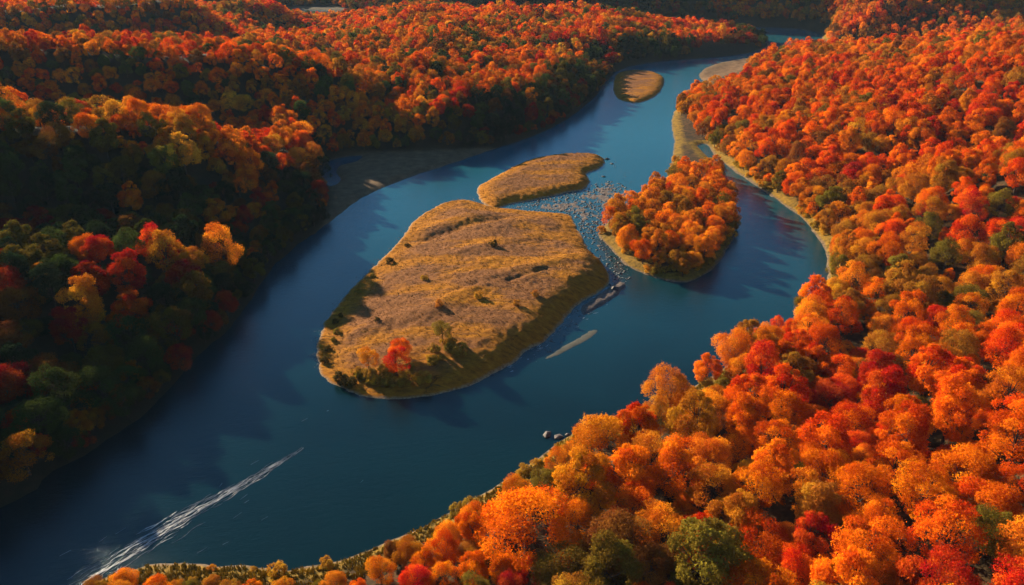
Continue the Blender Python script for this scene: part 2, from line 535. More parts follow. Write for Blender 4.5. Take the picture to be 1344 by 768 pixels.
island('grassy_island', 'large golden brown grassy island in mid river', MAIN, 5.2, 26, 5.2, .7, .34, main_extra)
SECOND = P((629, 262), (628, 246), (640, 238), (665, 224), (690, 212), (725, 204), (765, 202), (786, 204), (794, 212), (788, 221), (770, 228),
           (774, 238), (768, 248), (740, 254), (705, 262), (670, 268), (648, 274))
island('grassy_island', 'smaller flat topped golden island upstream of the large one', SECOND, 2.3, 5, 3, .9, .35)
FARI = P((805, 118), (806, 104), (812, 96), (830, 93), (852, 94), (868, 99), (872, 107), (868, 118), (858, 128), (838, 135), (818, 133), (808, 127))
island('grassy_island', 'small oval brown island near the far bend', FARI, 2.0, 6, 4, 1.6, .3)
STRIP = P((712, 472), (722, 464), (745, 451), (765, 440), (780, 433), (783, 437), (770, 447), (745, 460), (722, 471))
island('sandbar', 'thin pale sandbar just under the islands', STRIP, .02, 1.5, 1.5, .6, .02, None, M_SILT)
GRAV = P((762, 404), (775, 393), (795, 380), (812, 370), (820, 376), (806, 390), (785, 404), (768, 412))
island('gravel_bar', 'dark gravel bar beside the large island', GRAV, .35, 1.5, 1.5, .5, .35, None, M_GRAVEL)


def isle_z(x, y):
    best = -9
    for xs, ys, z in ISLES:
        i = int(round((x - xs[0]) / (xs[1] - xs[0]))); j = int(round((y - ys[0]) / (ys[1] - ys[0])))
        if 0 <= i < len(xs) and 0 <= j < len(ys): best = max(best, z[j, i])
    return best


# ------------------------------------------------------------------ tree prototypes
def tube(V, Fc, a, b, ra, rb, n=5):
    a = Vector(a); b = Vector(b); d = (b - a).normalized()
    u = d.orthogonal().normalized(); w = d.cross(u); k = len(V)
    for p, r in ((a, ra), (b, rb)):
        for i in range(n):
            t = 2 * math.pi * i / n
            V.append(tuple(p + u * (r * math.cos(t)) + w * (r * math.sin(t))))
    for i in range(n): Fc.append((k + i, k + (i + 1) % n, k + n + (i + 1) % n, k + n + i))


def make_tree(seed, shape, n_leaf, leaf, thin=0.0):
    """shape: (crown radius, crown height, base of crown, pointedness). Returns (trunk verts, faces), (leaf verts, faces, var)"""
    r = np.random.default_rng(seed)
    CR, CH, CB, pt = shape
    nl = int(r.integers(20, 30))
    lobes = []
    for i in range(nl):
        # spread over a dome
        h = (i + .5) / nl
        ph = i * 2.39996 + r.uniform(-.4, .4)
        ring = math.sqrt(max(0, 1 - (max(h - .28, 0) / .74) ** (2 - pt))) * (.75 + .25 * min(1, h / .28))
        rad = CR * .72 * ring * r.uniform(.5, 1.25) * (1 + .3 * math.sin(ph + seed))
        lz = CB + CH * (.12 + .78 * h) + r.uniform(-.4, .4)
        lr = CR * r.choice((.22, .3, .38, .44)) * r.uniform(.9, 1.1) * (1 - .25 * h * pt)
        lobes.append((rad * math.cos(ph), rad * math.sin(ph), lz, lr))
    L = np.array(lobes)
    # trunk and limbs
    V, Fc = [], []
    lean = (r.uniform(-.4, .4), r.uniform(-.4, .4))
    top = (lean[0], lean[1], CB + CH * .62)
    midp = (lean[0] * .4, lean[1] * .4, CB * .95)
    tube(V, Fc, (0, 0, -1.5), midp, .30, .22, 7); tube(V, Fc, midp, top, .22, .07, 6)
    for i in range(0, nl):
        t = r.uniform(.0, .85)
        a = Vector(midp).lerp(Vector(top), t)
        e = Vector(L[i, :3]); m = a.lerp(e, .55) + Vector((0, 0, -.35))
        ra = .11 * (1 - .5 * t)
        tube(V, Fc, a, m, ra, ra * .6, 4); tube(V, Fc, m, e, ra * .6, .025, 4)
        for q in range(3):
            e2 = e + Vector(r.normal(0, 1, 3)) * L[i, 3] * .6
            tube(V, Fc, m.lerp(e, r.uniform(.3, 1)), e2, .035, .012, 3)
    # leaves
    w = L[:, 3] ** 2; w = w / w.sum()
    li = r.choice(nl, n_leaf, p=w)
    d = r.normal(0, 1, (n_leaf, 3)); d[:, 2] += .35
    d /= np.linalg.norm(d, axis=1)[:, None]
    cen = L[li, :3]
    outw = cen - np.array([0, 0, CB + CH * .35]); outw /= np.linalg.norm(outw, axis=1)[:, None] + 1e-6
    flip = (d * outw).sum(1) < -.25
    d[flip] *= -1
    # bumpy lobes so the outline is uneven
    ph = np.sin(d[:, 0] * 7 + li * 1.7) * np.sin(d[:, 1] * 6 + li * 2.3) * np.sin(d[:, 2] * 8 + li)
    rr = L[li, 3] * (1 + .28 * ph) * (1 - .5 * r.random(n_leaf) ** 2.2)
    rr = rr * np.where(r.random(n_leaf) < .06, r.uniform(1.0, 1.25, n_leaf), 1)
    p = cen + d * rr[:, None] * np.array([1, 1, .86])
    nrm = d * .75 + r.normal(0, .55, (n_leaf, 3)); nrm[:, 2] += .15; nrm /= np.linalg.norm(nrm, axis=1)[:, None]
    t1 = np.cross(nrm, r.normal(0, 1, (n_leaf, 3))); t1 /= np.linalg.norm(t1, axis=1)[:, None] + 1e-6
    t2 = np.cross(nrm, t1)
    sz = (leaf * r.uniform(.6, 1.35, n_leaf))[:, None]
    a1, a2 = t1 * sz * .5, t2 * sz * .36
    LV = np.stack([p - a1, p + a2 - nrm * sz * .1, p + a1, p - a2 - nrm * sz * .1], 1).reshape(-1, 3)
    LF = np.arange(n_leaf * 4).reshape(-1, 4)
    clump = np.repeat(r.random(nl)[li], 4) * .6 + np.repeat(r.random(n_leaf), 4) * .4
    return (V, Fc), (LV, LF, clump)


SHAPES = [(5.0, 7.6, 2.6, .2), (5.4, 7.0, 2.4, .0), (4.6, 8.6, 2.6, .5), (5.2, 8.0, 3.0, .25), (4.9, 7.2, 2.2, .1), (4.2, 9.2, 2.6, .8),
          (5.3, 7.8, 2.8, .35), (4.8, 8.2, 3.2, .15),
          (4.4, 10.0, 2.2, .6), (5.6, 7.6, 2.0, .3), (3.9, 8.4, 2.0, 1.0), (5.0, 8.8, 2.6, .45)]
LODS = {'near': (15000, .25), 'mid': (4200, .44), 'far': (1000, .85)}
PROTO = {}


def combined(name, wood, leaves):
    V, Fc = wood; LV, LF, cl = leaves
    n = len(V)
    o = mesh_obj(name, np.concatenate([np.array(V), LV]), Fc + (LF + n).tolist(), M_LEAF, link=False)
    o.data.materials.append(M_BARK)
    mi = np.zeros(len(Fc) + len(LF), np.int32); mi[:len(Fc)] = 1
    o.data.polygons.foreach_set('material_index', mi)
    vattr(o, 'leafvar', np.concatenate([np.zeros(n), cl]))
    return o


NEARPARTS = []
for i, sh in enumerate(SHAPES):
    for lod, (nl_, lf) in LODS.items():
        nn = nl_ if not (i in (2, 7, 11)) else int(nl_ * .6)
        w, l = make_tree(100 + i, sh, nn, lf)
        if lod == 'far': w = ([], []) ; 
        if lod == 'near':
            tr = mesh_obj('trunk', w[0], w[1], M_BARK, link=False)
            cr = mesh_obj('crown', l[0], l[1], M_LEAF, link=False); vattr(cr, 'leafvar', l[2])
            NEARPARTS.append((tr.data, cr.data))
        if lod == 'far':
            o = mesh_obj('forest_tree', l[0], l[1], M_LEAF, link=False); vattr(o, 'leafvar', l[2])
        else:
            o = combined('forest_tree', w, l)
        PROTO[(i, lod)] = o

# ------------------------------------------------------------------ where trees stand
SUN_AZ, SUN_EL = (-.68, .733), R(18.5)
excl = [(MARSH, 3), (BAR, 80), (SPITNECK, 0), (POND, 6), (FARFIELD, 0)]


def allowed(x, y, s, need):
    ok = s > need
    for Q, m in excl: ok &= sdf(x, y, Q) < -m * .3
    return ok


def in_view(x, y, m=1.0):
    # a generous wedge round the view, wider on the side the sun comes from
    return (y > 20) & (x < .64 * y * m + 70) & (x > -.64 * y * m - 190)


trees = []  # x, y, r
cell = 10.0
bucket = {}


def try_put(x, y, r, k=.70):
    i, j = int(x // cell), int(y // cell)
    for a in range(i - 2, i + 3):
        for b in range(j - 2, j + 3):
            for (px, py, pr) in bucket.get((a, b), ()):
                if (px - x) ** 2 + (py - y) ** 2 < (k * (pr + r)) ** 2: return False
    bucket.setdefault((i, j), []).append((x, y, r)); trees.append((x, y, r))
    return True


SPECIAL = []  # (x,y,r,tint key) planted where the photograph shows a tree that stands out


def plant(u, v, ztop_guess, r, tint):
    x, y = ray_spot(u, v)
    SPECIAL.append((x, y, r, tint)); bucket.setdefault((int(x // cell), int(y // cell)), []).append((x, y, r)); trees.append((x, y, r))


def ray_spot(u, v, h=11.0):
    """where a tree of about height h stands whose crown shows at this pixel"""
    for z in np.arange(60, 2, -1.0):
        x, y = bp(u, v, z)
        if float(look(Z, x, y)) + h >= z: break
    return x, y


for a in [(165, 350, 16, 6.2, 'red'), (112, 395, 14, 6.8, 'gold'), (215, 325, 15, 6.4, 'gold'), (285, 325, 14, 7.0, 'amber'), (250, 330, 13, 5.5, 'gold'),
          (197, 310, 15, 4.6, 'red'), (220, 315, 14, 4.4, 'red'), (173, 255, 20, 4.6, 'orange'), (103, 305, 17, 4.2, 'orange'),
          (240, 205, 24, 7.0, 'yellow'), (215, 210, 24, 6.0, 'olive'), (320, 130, 28, 6, 'yellow'), (300, 130, 28, 5, 'yellow'),
          (690, 668, 6, 9.5, 'orange'), (790, 560, 6, 7.5, 'amber'), (730, 345, 6, 4, 'amber')][:15]:
    plant(*a)

# bands of decreasing density
for (y0, y1, n, rlo, rhi) in ((25, 420, 30000, 2.4, 6.4), (420, 900, 52000, 2.4, 5.2)):
    ys = rng.uniform(y0, y1, n); hw = .66 * ys + 120
    xs = rng.uniform(-1, 1, n) * hw - 40
    rs = rlo + (rhi - rlo) * rng.random(n) ** 1.5
    rs = rs * np.interp(ys, [120, 260], [1.06, .93])
    rs = np.where((xs < -75) & (xs > -112) & (ys > 265) & (ys < 345), np.minimum(rs, 3.6), rs)
    rs = np.where(inside(xs, ys, SPIT_ZONE), np.minimum(rs, 4.4), rs)
    rs = np.where((xs < -22) & (xs > -90) & (ys < 175), rng.uniform(1.6, 2.9, n), rs)
    o = np.argsort(-rs * rng.uniform(.6, 1, n))  # mostly big ones first
    xs, ys, rs = xs[o], ys[o], rs[o]
    s = look(S, xs, ys)
    lf = xs < np.interp(ys, [p[1] for p in MID], [p[0] for p in MID])
    front_bank = (~lf) & (ys < 188) & (rng.random(n) < .98)
    rs = np.where((xs < 2) & (xs > -100) & (ys < 190), np.minimum(rs, 3.3), rs)
    need = np.where(front_bank, np.where(rs < 3, 4 + rs * 2, 3 + rs * 2.6) + 1.0 * (xs < -18), np.where(lf, .1 + rs * .22, .2 + rs * .42))
    ok = allowed(xs, ys, s, need) & in_view(xs, ys)
    for x, y, r in zip(xs[ok], ys[ok], rs[ok]): try_put(x, y, r)
n = 22000
xs, ys = rng.uniform(-190, 130, n), rng.uniform(90, 700, n); rs = rng.uniform(1.8, 4.2, n); s = look(S, xs, ys)
ok = allowed(xs, ys, s, .4 + rs * .15) & (s < 13) & (xs < np.interp(ys, [p[1] for p in MID], [p[0] for p in MID]))
for x, y, r in zip(xs[ok], ys[ok], rs[ok]): try_put(x, y, r, .5)
near_n = len(trees)
T = np.array(trees)
# far forest on a jittered lattice
far = []
for (y0, y1, st) in ((900, 1700, 7.5), (1700, 2900, 15)):
    for y in np.arange(y0, y1, st):
        hw = .66 * y + 60
        xs = np.arange(-hw, hw, st)
        far.append(np.stack([xs + rng.uniform(-.45, .45, len(xs)) * st, y + rng.uniform(-.45, .45, len(xs)) * st, st * rng.uniform(.48, .72, len(xs))], 1))
FT = np.concatenate(far)
s = look(S, FT[:, 0], FT[:, 1])
FT = FT[allowed(FT[:, 0], FT[:, 1], s, 6)]
T = np.concatenate([T, FT])
TX, TY, TR = T.T
TS = look(S, TX, TY)
TZ = look(Z, TX, TY)
NT = len(T)
print('trees', near_n, NT)

TINTS = {
    'orange': (.78, .150, .005), 'vermil': (.74, .088, .005), 'red': (.60, .038, .008), 'crimson': (.40, .024, .010),
    'amber': (.76, .205, .010), 'gold': (.58, .185, .012), 'yellow': (.76, .32, .02), 'ochre': (.38, .145, .014),
    'olive': (.20, .13, .016), 'green': (.075, .095, .018), 'russet': (.26, .085, .014), 'pine': (.03, .05, .018)}
KEYS = list(TINTS)
PR = {'right': dict(orange=34, vermil=18, red=6, crimson=1, amber=14, gold=12, ochre=9, olive=7, green=.5, russet=5, yellow=.5, pine=0),
      'left': dict(orange=28, vermil=15, red=5, crimson=2, amber=13, gold=8, ochre=8, olive=8, green=5, russet=8, yellow=2, pine=2),
      'low': dict(orange=1.5, vermil=1, red=1.5, crimson=5, amber=1, gold=1.5, ochre=5, olive=18, green=26, russet=14, yellow=0, pine=24),  # darker mix: shade of the left slope put into the leaf colours
      'spit': dict(orange=22, vermil=3, red=1.6, crimson=0, amber=46, gold=14, ochre=10, olive=3, green=0, russet=0, yellow=0, pine=0),
      'bank': dict(orange=14, vermil=3, red=1, crimson=0, amber=22, gold=24, ochre=22, olive=9, green=0, russet=3, yellow=2, pine=0)}
uu, vv, dd = project(TX, TY, TZ + 8)
isleft = (TX < 60 + .08 * TY) & (uu < 1010) & ~((TX > -20) & (TY < 330))
isleft = sdf(TX, TY, RIVER_S) * 0 + 0 > 1 if False else isleft
spitm = inside(TX, TY, SPIT_ZONE)
isleft &= ~spitm
# right side = everything right of the river's middle line
mx = np.interp(TY, [p[1] for p in MID], [p[0] for p in MID])
isleft = (TX < mx) & ~spitm
nA = N1.fbm(TX / 45, TY / 45, 2); nB = N2.fbm(TX / 30 + 9, TY / 30, 2)
key_idx = np.zeros(NT, int)
u_r = rng.random(NT)
for i in range(NT):
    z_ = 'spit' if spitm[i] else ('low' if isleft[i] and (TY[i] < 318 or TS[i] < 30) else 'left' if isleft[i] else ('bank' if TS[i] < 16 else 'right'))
    w = np.array([PR[z_][k] for k in KEYS], float)
    # neighbouring trees tend to turn together
    w[[1, 2, 3]] *= math.exp(2.2 * nA[i]); w[[5, 6, 7, 8, 9]] *= math.exp(-2.0 * nA[i]); w[[8, 9, 11]] *= math.exp(1.6 * nB[i])
    c = np.cumsum(w / w.sum()); key_idx[i] = min(int(np.searchsorted(c, u_r[i])), len(KEYS) - 1)
for i, sp in enumerate(SPECIAL): key_idx[i] = KEYS.index(sp[3])
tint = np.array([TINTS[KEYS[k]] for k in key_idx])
shade_zone = isleft & ((TY < 318) | (TS < 30))
tint[shade_zone] *= .62  # hillside shade darkened into the leaf tint
for i in range(len(SPECIAL)): tint[i] = TINTS[KEYS[key_idx[i]]]
tint = tint * rng.uniform(.78, 1.18, (NT, 1)) * rng.uniform(.93, 1.07, (NT, 3))
proto_i = rng.integers(0, len(SHAPES), NT)
scl = TR / np.array([s_[0] for s_ in SHAPES])[proto_i]
sclz = scl * rng.uniform(.85, 1.15, NT)
small = TR < 4
sclz = np.where(TR > 6, sclz * .92, sclz)
for i, sp in enumerate(SPECIAL[:7]): sclz[i] *= 1.12
rot = rng.uniform(0, 2 * math.pi, NT)
TH = np.array([s_[1] + s_[2] for s_ in SHAPES])[proto_i] * sclz

# ------------------------------------------------------------------ which trees show largest: a coarse picture of discs, far to near
cz = TZ + TH * .62
pu, pv, pd = project(TX, TY, cz)
W2, H2 = 448, 256
buf = -np.ones((H2, W2), int)
front = np.argsort(-pd)
for i in front:
    if pd[i] > 700 or pd[i] < 5: continue
    cx, cy, r = pu[i] / 3, pv[i] / 3, TR[i] * F_PX / pd[i] / 3
    x0, x1 = int(max(cx - r, 0)), int(min(cx + r + 1, W2)); y0, y1 = int(max(cy - r, 0)), int(min(cy + r + 1, H2))
    if x0 >= x1 or y0 >= y1: continue
    yy, xx = np.ogrid[y0:y1, x0:x1]
    mk = ((xx - cx) ** 2 + ((yy - cy) * 1.05) ** 2) < r * r
    buf[y0:y1, x0:x1][mk] = i
cnt = np.bincount(buf[buf >= 0], minlength=NT)
N_IND = 300
order = list(np.argsort(-cnt)[:N_IND])
for i in range(len(SPECIAL)):
    if i not in order: order[-(i + 1)] = i
single = sorted(set(int(i) for i in order), key=lambda i: -cnt[i])
is_single = np.zeros(NT, bool); is_single[single] = True
print('singles', len(single), 'smallest px', cnt[single].min() * 9)


def add_tree(i, label, group):
    e = bpy.data.objects.new('tree', None); COL.objects.link(e)
    e.empty_display_size = 1
    e.location = (TX[i], TY[i], TZ[i] - .1); e.rotation_euler = (0, 0, rot[i]); e.scale = (scl[i], scl[i], sclz[i])
    tm, cm = NEARPARTS[proto_i[i]]
    a = bpy.data.objects.new('trunk', tm); b = bpy.data.objects.new('crown', cm)
    for c in (a, b): COL.objects.link(c); c.parent = e
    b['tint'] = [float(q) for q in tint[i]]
    tag(e, label, 'tree', group)
    return e


# labels: colour, size, where it grows and what stands beside it in the photograph
CW = {'orange': 'orange', 'vermil': 'red-orange', 'red': 'bright red', 'crimson': 'dark red', 'amber': 'amber', 'gold': 'golden', 'yellow': 'yellow',
      'ochre': 'tan', 'olive': 'olive', 'green': 'green', 'russet': 'brown', 'pine': 'dark green'}
cgx, cgy = np.arange(-420, 520, 3.0), np.arange(0, 900, 3.0)
CAN = look(Z, *np.meshgrid(cgx, cgy))
for i in np.nonzero(TY < 890)[0]:
    a = int((TX[i] + 420) / 3); b = int(TY[i] / 3); q = max(1, int(TR[i] / 3 * .8))
    if 0 < a < len(cgx) - 3 and 0 < b < len(cgy) - 3:
        blk = CAN[max(b - q, 0):b + q + 1, max(a - q, 0):a + q + 1]; np.maximum(blk, TZ[i] + TH[i] * .88, out=blk)


def sunlit(i):
    x, y, z = TX[i], TY[i], TZ[i] + TH[i] * .93
    for d in np.arange(TR[i] + 3, 160, 3):
        a = int((x + SUN_AZ[0] * d + 420) / 3); b = int((y + SUN_AZ[1] * d) / 3)
        if not (0 <= a < len(cgx) and 0 <= b < len(cgy)): return True
        if CAN[b, a] > z + d * math.tan(SUN_EL): return False
    return True


def beside(i, du, dv):
    r = TR[i] * F_PX / pd[i] / 3
    for k in (1.15, 1.4, 1.7):
        a, b = int(pu[i] / 3 + du * r * k), int(pv[i] / 3 + dv * r * k)
        if not (0 <= a < W2 and 0 <= b < H2): return 'frame edge'
        if buf[b, a] < 0: return 'gap' if look(S, *bp(a * 3, b * 3)) > 0 else 'water'
        if buf[b, a] != i: return CW[KEYS[key_idx[buf[b, a]]]]
    return 'gap'


def where(i):
    u, v = pu[i], pv[i]
    if spitm[i]: return 'on the wooded spit'
    if isleft[i]:
        if TS[i] < 12: return 'at the left waterline'
        if u < 90: return 'at the left edge'
        return 'low on the left slope' if v > 380 else 'halfway up the left slope' if v > 250 else 'high on the left ridge'
    if TS[i] < 13: return 'on the near bank' if TY[i] < 240 else 'beside the back channel'
    if v > 660: return 'in the bottom right corner' if u > 1130 else 'at the bottom edge'
    if u > 1230: return 'at the right edge'
    return 'on the lower right slope' if v > 430 else 'on the middle right slope' if v > 220 else 'on the upper right slope'


GROUPS = {}


def candidates(i):
    rr = TR[i]
    size = 'large ' if rr > 5.8 else 'small ' if rr < 4.0 else 'mid-sized '
    lit = ('sunlit ' if sunlit(i) else 'shaded ') if isleft[i] else ''
    c = CW[KEYS[key_idx[i]]]
    L, Rr, Fb, Bk = beside(i, -1, 0), beside(i, 1, 0), beside(i, 0, 1), beside(i, 0, -1)
    for a in (size, ''):
        for l_ in (lit, ''):
            w = f'{a}{l_}{c} tree {where(i)}'
            yield w + f', {L} left, {Rr} right'
            yield w + f', {L} left, {Rr} right, {Fb} in front'
            yield w + f', {L} left, {Rr} right, {Bk} behind'
            yield w + f', {Bk} behind, {Fb} in front'
            yield w + f', {L} left, {Rr} right, {Bk} behind, {Fb} before'
    yield f'{size}{lit}{c} tree {where(i)}'


pool = {i: [c for c in candidates(i) if len(c.split()) <= 16] for i in single}
times = {}
for v in pool.values():
    for c in set(v): times[c] = times.get(c, 0) + 1
labels = {i: next((c for c in v if times[c] == 1), v[0]) for i, v in pool.items()}
print('same labels', len(single) - len(set(labels.values())), 'longest', max(len(l.split()) for l in labels.values()))
for i in single:
    g_ = 'trees on the wooded spit' if spitm[i] else 'trees on the left slope' if isleft[i] else 'trees on the right slope and near bank'
    add_tree(i, labels[i], g_)

# ------------------------------------------------------------------ the rest of the forest: one object
rest = ~is_single
lodv = np.where(pd < 330, 0, np.where(pd < 620, 1, 2))
LN = ['near', 'mid', 'far']
me = bpy.data.meshes.new('forest'); idx = np.nonzero(rest)[0]
co = np.stack([TX[idx], TY[idx], TZ[idx] - .1], 1).astype(np.float32)
me.vertices.add(len(idx)); me.vertices.foreach_set('co', co.ravel())
for nm, arr in (('which', proto_i[idx] + 20 * lodv[idx]), ('turn', rot[idx]), ('sx', scl[idx]), ('sz', sclz[idx])):
    a = me.attributes.new(nm, 'FLOAT', 'POINT'); a.data.foreach_set('value', arr.astype(np.float32))
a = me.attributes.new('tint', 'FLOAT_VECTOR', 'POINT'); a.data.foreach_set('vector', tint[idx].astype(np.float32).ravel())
forest = bpy.data.objects.new('forest', me); COL.objects.link(forest)
tag(forest, 'autumn forest covering the hills beyond and between the nearer trees', None, None, 'stuff')
ng = bpy.data.node_groups.new('forest', 'GeometryNodeTree')
ng.interface.new_socket('Geometry', in_out='INPUT', socket_type='NodeSocketGeometry')
ng.interface.new_socket('Geometry', in_out='OUTPUT', socket_type='NodeSocketGeometry')
nn = ng.nodes; gi = nn.new('NodeGroupInput'); go = nn.new('NodeGroupOutput')


def na(name):
    n = nn.new('GeometryNodeInputNamedAttribute'); n.data_type = 'FLOAT'; n.inputs['Name'].default_value = name; return n.outputs['Attribute']


cr_ = nn.new('ShaderNodeCombineXYZ'); ng.links.new(na('turn'), cr_.inputs['Z'])
cs_ = nn.new('ShaderNodeCombineXYZ'); sx_ = na('sx')
ng.links.new(sx_, cs_.inputs['X']); ng.links.new(sx_, cs_.inputs['Y']); ng.links.new(na('sz'), cs_.inputs['Z'])
wh = na('which')
tp = nn.new('GeometryNodeMeshToPoints'); ng.links.new(gi.outputs[0], tp.inputs['Mesh'])
jn = nn.new('GeometryNodeJoinGeometry')
for (pi, lod), po in PROTO.items():
    cmpn = nn.new('FunctionNodeCompare'); cmpn.data_type = 'FLOAT'; cmpn.operation = 'EQUAL'
    ng.links.new(wh, cmpn.inputs[0]); cmpn.inputs[1].default_value = pi + 20 * LN.index(lod); cmpn.inputs['Epsilon'].default_value = .1
    oi = nn.new('GeometryNodeObjectInfo'); oi.inputs['Object'].default_value = po; oi.inputs['As Instance'].default_value = False
    ip = nn.new('GeometryNodeInstanceOnPoints')
    ng.links.new(tp.outputs['Points'], ip.inputs['Points']); ng.links.new(cmpn.outputs[0], ip.inputs['Selection'])
    ng.links.new(oi.outputs['Geometry'], ip.inputs['Instance']); ng.links.new(cr_.outputs[0], ip.inputs['Rotation']); ng.links.new(cs_.outputs[0], ip.inputs['Scale'])
    ng.links.new(ip.outputs[0], jn.inputs[0])
ng.links.new(jn.outputs[0], go.inputs[0])
md = forest.modifiers.new('forest', 'NODES'); md.node_group = ng

# ------------------------------------------------------------------ bushes and small trees on the large island
def place_z(x, y): return max(isle_z(x, y), float(look(Z, x, y)))


def bush_mesh(seed, n, leaf, squash=.75):
    r = np.random.default_rng(seed)
    w, l = make_tree(seed, (1.0, 1.25 * squash, .12, .1), n, leaf)
    return l


BUSH = []
for k in range(4):
    l = bush_mesh(300 + k, 2600, .13)
    o = mesh_obj('foliage', l[0], l[1], M_LEAF, link=False); vattr(o, 'leafvar', l[2])
    V, Fc = [], []
    for q in range(6):
        a = q * 1.05; tube(V, Fc, (0, 0, -.3), (.45 * math.cos(a), .45 * math.sin(a), .7), .05, .015, 4)
    st = mesh_obj('stem', V, Fc, M_BARK, link=False)
    BUSH.append((o.data, st.data))


def add_bush(u, v, r, h, col, label, group, k=None, cat='bush', name='bush', at=None):
    x, y = at if at else bp(u, v, 2.5)
    if not at:
        c_ = MAIN.mean(0)
        while float(sdf(np.array([x]), np.array([y]), MAIN)[0]) < r * .8: x += (c_[0] - x) * .02; y += (c_[1] - y) * .02
    e = bpy.data.objects.new(name, None); COL.objects.link(e)
    k = random.randrange(4) if k is None else k
    e.location = (x, y, place_z(x, y) - .05); e.scale = (r, r, h); e.rotation_euler = (0, 0, random.uniform(0, 6.28))
    a = bpy.data.objects.new('foliage', BUSH[k][0]); b = bpy.data.objects.new('stem', BUSH[k][1])
    for c in (a, b): COL.objects.link(c); c.parent = e
    a['tint'] = [float(q) for q in col]
    tag(e, label, cat, group)
    return e


def add_island_tree(u, v, r, pi, col, label, sz=1.0):
    x, y = bp(u, v, 3.0)
    e = bpy.data.objects.new('tree', None); COL.objects.link(e)
    sc = r / SHAPES[pi][0]
    e.location = (x, y, place_z(x, y) - .1); e.scale = (sc, sc, sc * sz)
    a = bpy.data.objects.new('trunk', NEARPARTS[pi][0]); b = bpy.data.objects.new('crown', NEARPARTS[pi][1])
    for c in (a, b): COL.objects.link(c); c.parent = e
    b['tint'] = list(col)
    tag(e, label, 'tree', 'small trees on the large island')


add_island_tree(521, 488, 4.0, 2, (.66, .045, .006), 'bright red small tree at the near end of the large grassy island', .95)
add_island_tree(527, 470, 3.1, 0, (.74, .13, .01), 'orange red small tree touching the red one on the large island', .95)
add_island_tree(484, 481, 3.3, 7, (.66, .22, .012), 'thin amber small tree left of the red tree on the large island', .95)
add_island_tree(581, 456, 3.2, 7, (.24, .15, .02), 'thin olive small tree standing right of the red tree on the large island', .95)
OLV, GLD, DRK = (.22, .15, .02), (.46, .24, .025), (.09, .06, .015)
TUFT = [(557, 371, 1.3, GLD, 'golden round bush upper middle of the large island, left of the dark ditch'),
        (577, 412, 1.5, (.55, .2, .03), 'orange brown round bush in the middle of the large island'),
        (629, 400, 1.7, (.62, .3, .03), 'bright golden round bush with a long shadow on the large island'),
        (677, 410, 1.4, (.5, .22, .03), 'orange brown bush on stony ground near the right side of the large island'),
        (703, 398, 1.6, (.5, .2, .03), 'brown bush nearest the right edge of the large island'),
        (496, 425, 1.0, DRK, 'tiny dark bush alone on the left part of the large island'),
        (649, 331, 1.6, DRK, 'dark flat bush below the ditch in the upper part of the large island')]
for u, v, r, c, lb in TUFT: add_bush(u, v, r, r * .95, c, lb, 'round bushes scattered over the large island')
EDGE = [(441, 431, 1.5), (438, 441, 1.2), (439, 417, 1.3), (447, 410, 1.1), (470, 379, 1.5), (489, 358, 1.3), (512, 340, 1.8), (534, 318, 1.3), (430, 452, 1.4), (425, 467, 1.5), (438, 498, 2.4), (452, 505, 2.2)]
for u, v, r in EDGE:
    add_bush(u, v, r, r * .8, random.choice((OLV, DRK, DRK)), 'low dark bush in the row along the left edge of the large island', 'low bushes along the left edge of the island')
for q in range(26):
    u = random.uniform(455, 610); v = 505 - abs(u - 520) * .18 - random.uniform(0, 20) - (12 if u > 560 else 0)
    add_bush(u, v, random.uniform(1.2, 2.4), random.uniform(1.2, 2.4), random.choice((OLV, GLD, (.35, .2, .03))), 'olive brown bush in the thicket at the near end of the large island', 'thicket at the near end of the large island')

# dry grass tussocks on the islands and the near bank
def tussocks(name, label, samples, material, hmin, hmax):
    r = np.random.default_rng(11); n = len(samples); P0 = np.repeat(np.array(samples), 5, 0); k = len(P0)
    a = r.uniform(0, 6.28, k); h = r.uniform(hmin, hmax, k); w_ = h * .35
    off = r.normal(0, .22, (k, 2)); P0[:, :2] += off
    d = np.stack([np.cos(a) * w_, np.sin(a) * w_, 0 * a], 1); tip = np.stack([r.normal(0, .12, k), r.normal(0, .12, k), h], 1)
    V = np.stack([P0 - d, P0 + d, P0 + d * .35 + tip, P0 - d * .35 + tip], 1).reshape(-1, 3)
    o = mesh_obj(name, V, np.arange(4 * k).reshape(-1, 4), material)
    vattr(o, 'bank_distance', np.full(len(V), 20.0)); tag(o, label, None, None, 'stuff'); return o


M_TUSS = plain('tussock', [(.3, (.13, .052, .009)), (.5, (.28, .112, .012)), (.7, (.40, .18, .017))], .06, .95, .1)
sm = []
for (xs_, ys_, z_), PP, n_ in zip(ISLES[:3], (MAIN, SECOND, FARI), (9000, 2500, 700)):
    lo_, hi_ = PP.min(0), PP.max(0); cx2 = rng.uniform(lo_[0], hi_[0], n_ * 2); cy2 = rng.uniform(lo_[1], hi_[1], n_ * 2)
    q_ = sdf(cx2, cy2, PP); dens = N3.fbm(cx2 / 11, cy2 / 6, 3)
    for x, y in zip(cx2[(q_ > 1.5)][:n_], cy2[(q_ > 1.5)][:n_]):
        sm.append((x, y, z_[int(round((y - ys_[0]) / (ys_[1] - ys_[0]))), int(round((x - xs_[0]) / (xs_[1] - xs_[0])))] - .05))
tussocks('island_grass', 'dry golden grass covering the islands', sm, M_TUSS, .10, .30)
cx2 = rng.uniform(-95, 90, 50000); cy2 = rng.uniform(105, 260, 50000); q_ = look(S, cx2, cy2)
k_ = (q_ > .7) & (q_ < 11) & (cx2 > np.interp(cy2, [p[1] for p in MID], [p[0] for p in MID])); cx2, cy2 = cx2[k_][:9000], cy2[k_][:9000]
M_BANKG = plain('bank_grass', [(.3, (.10, .075, .012)), (.5, (.28, .19, .014)), (.7, (.44, .29, .022))], .4, .95, .2)
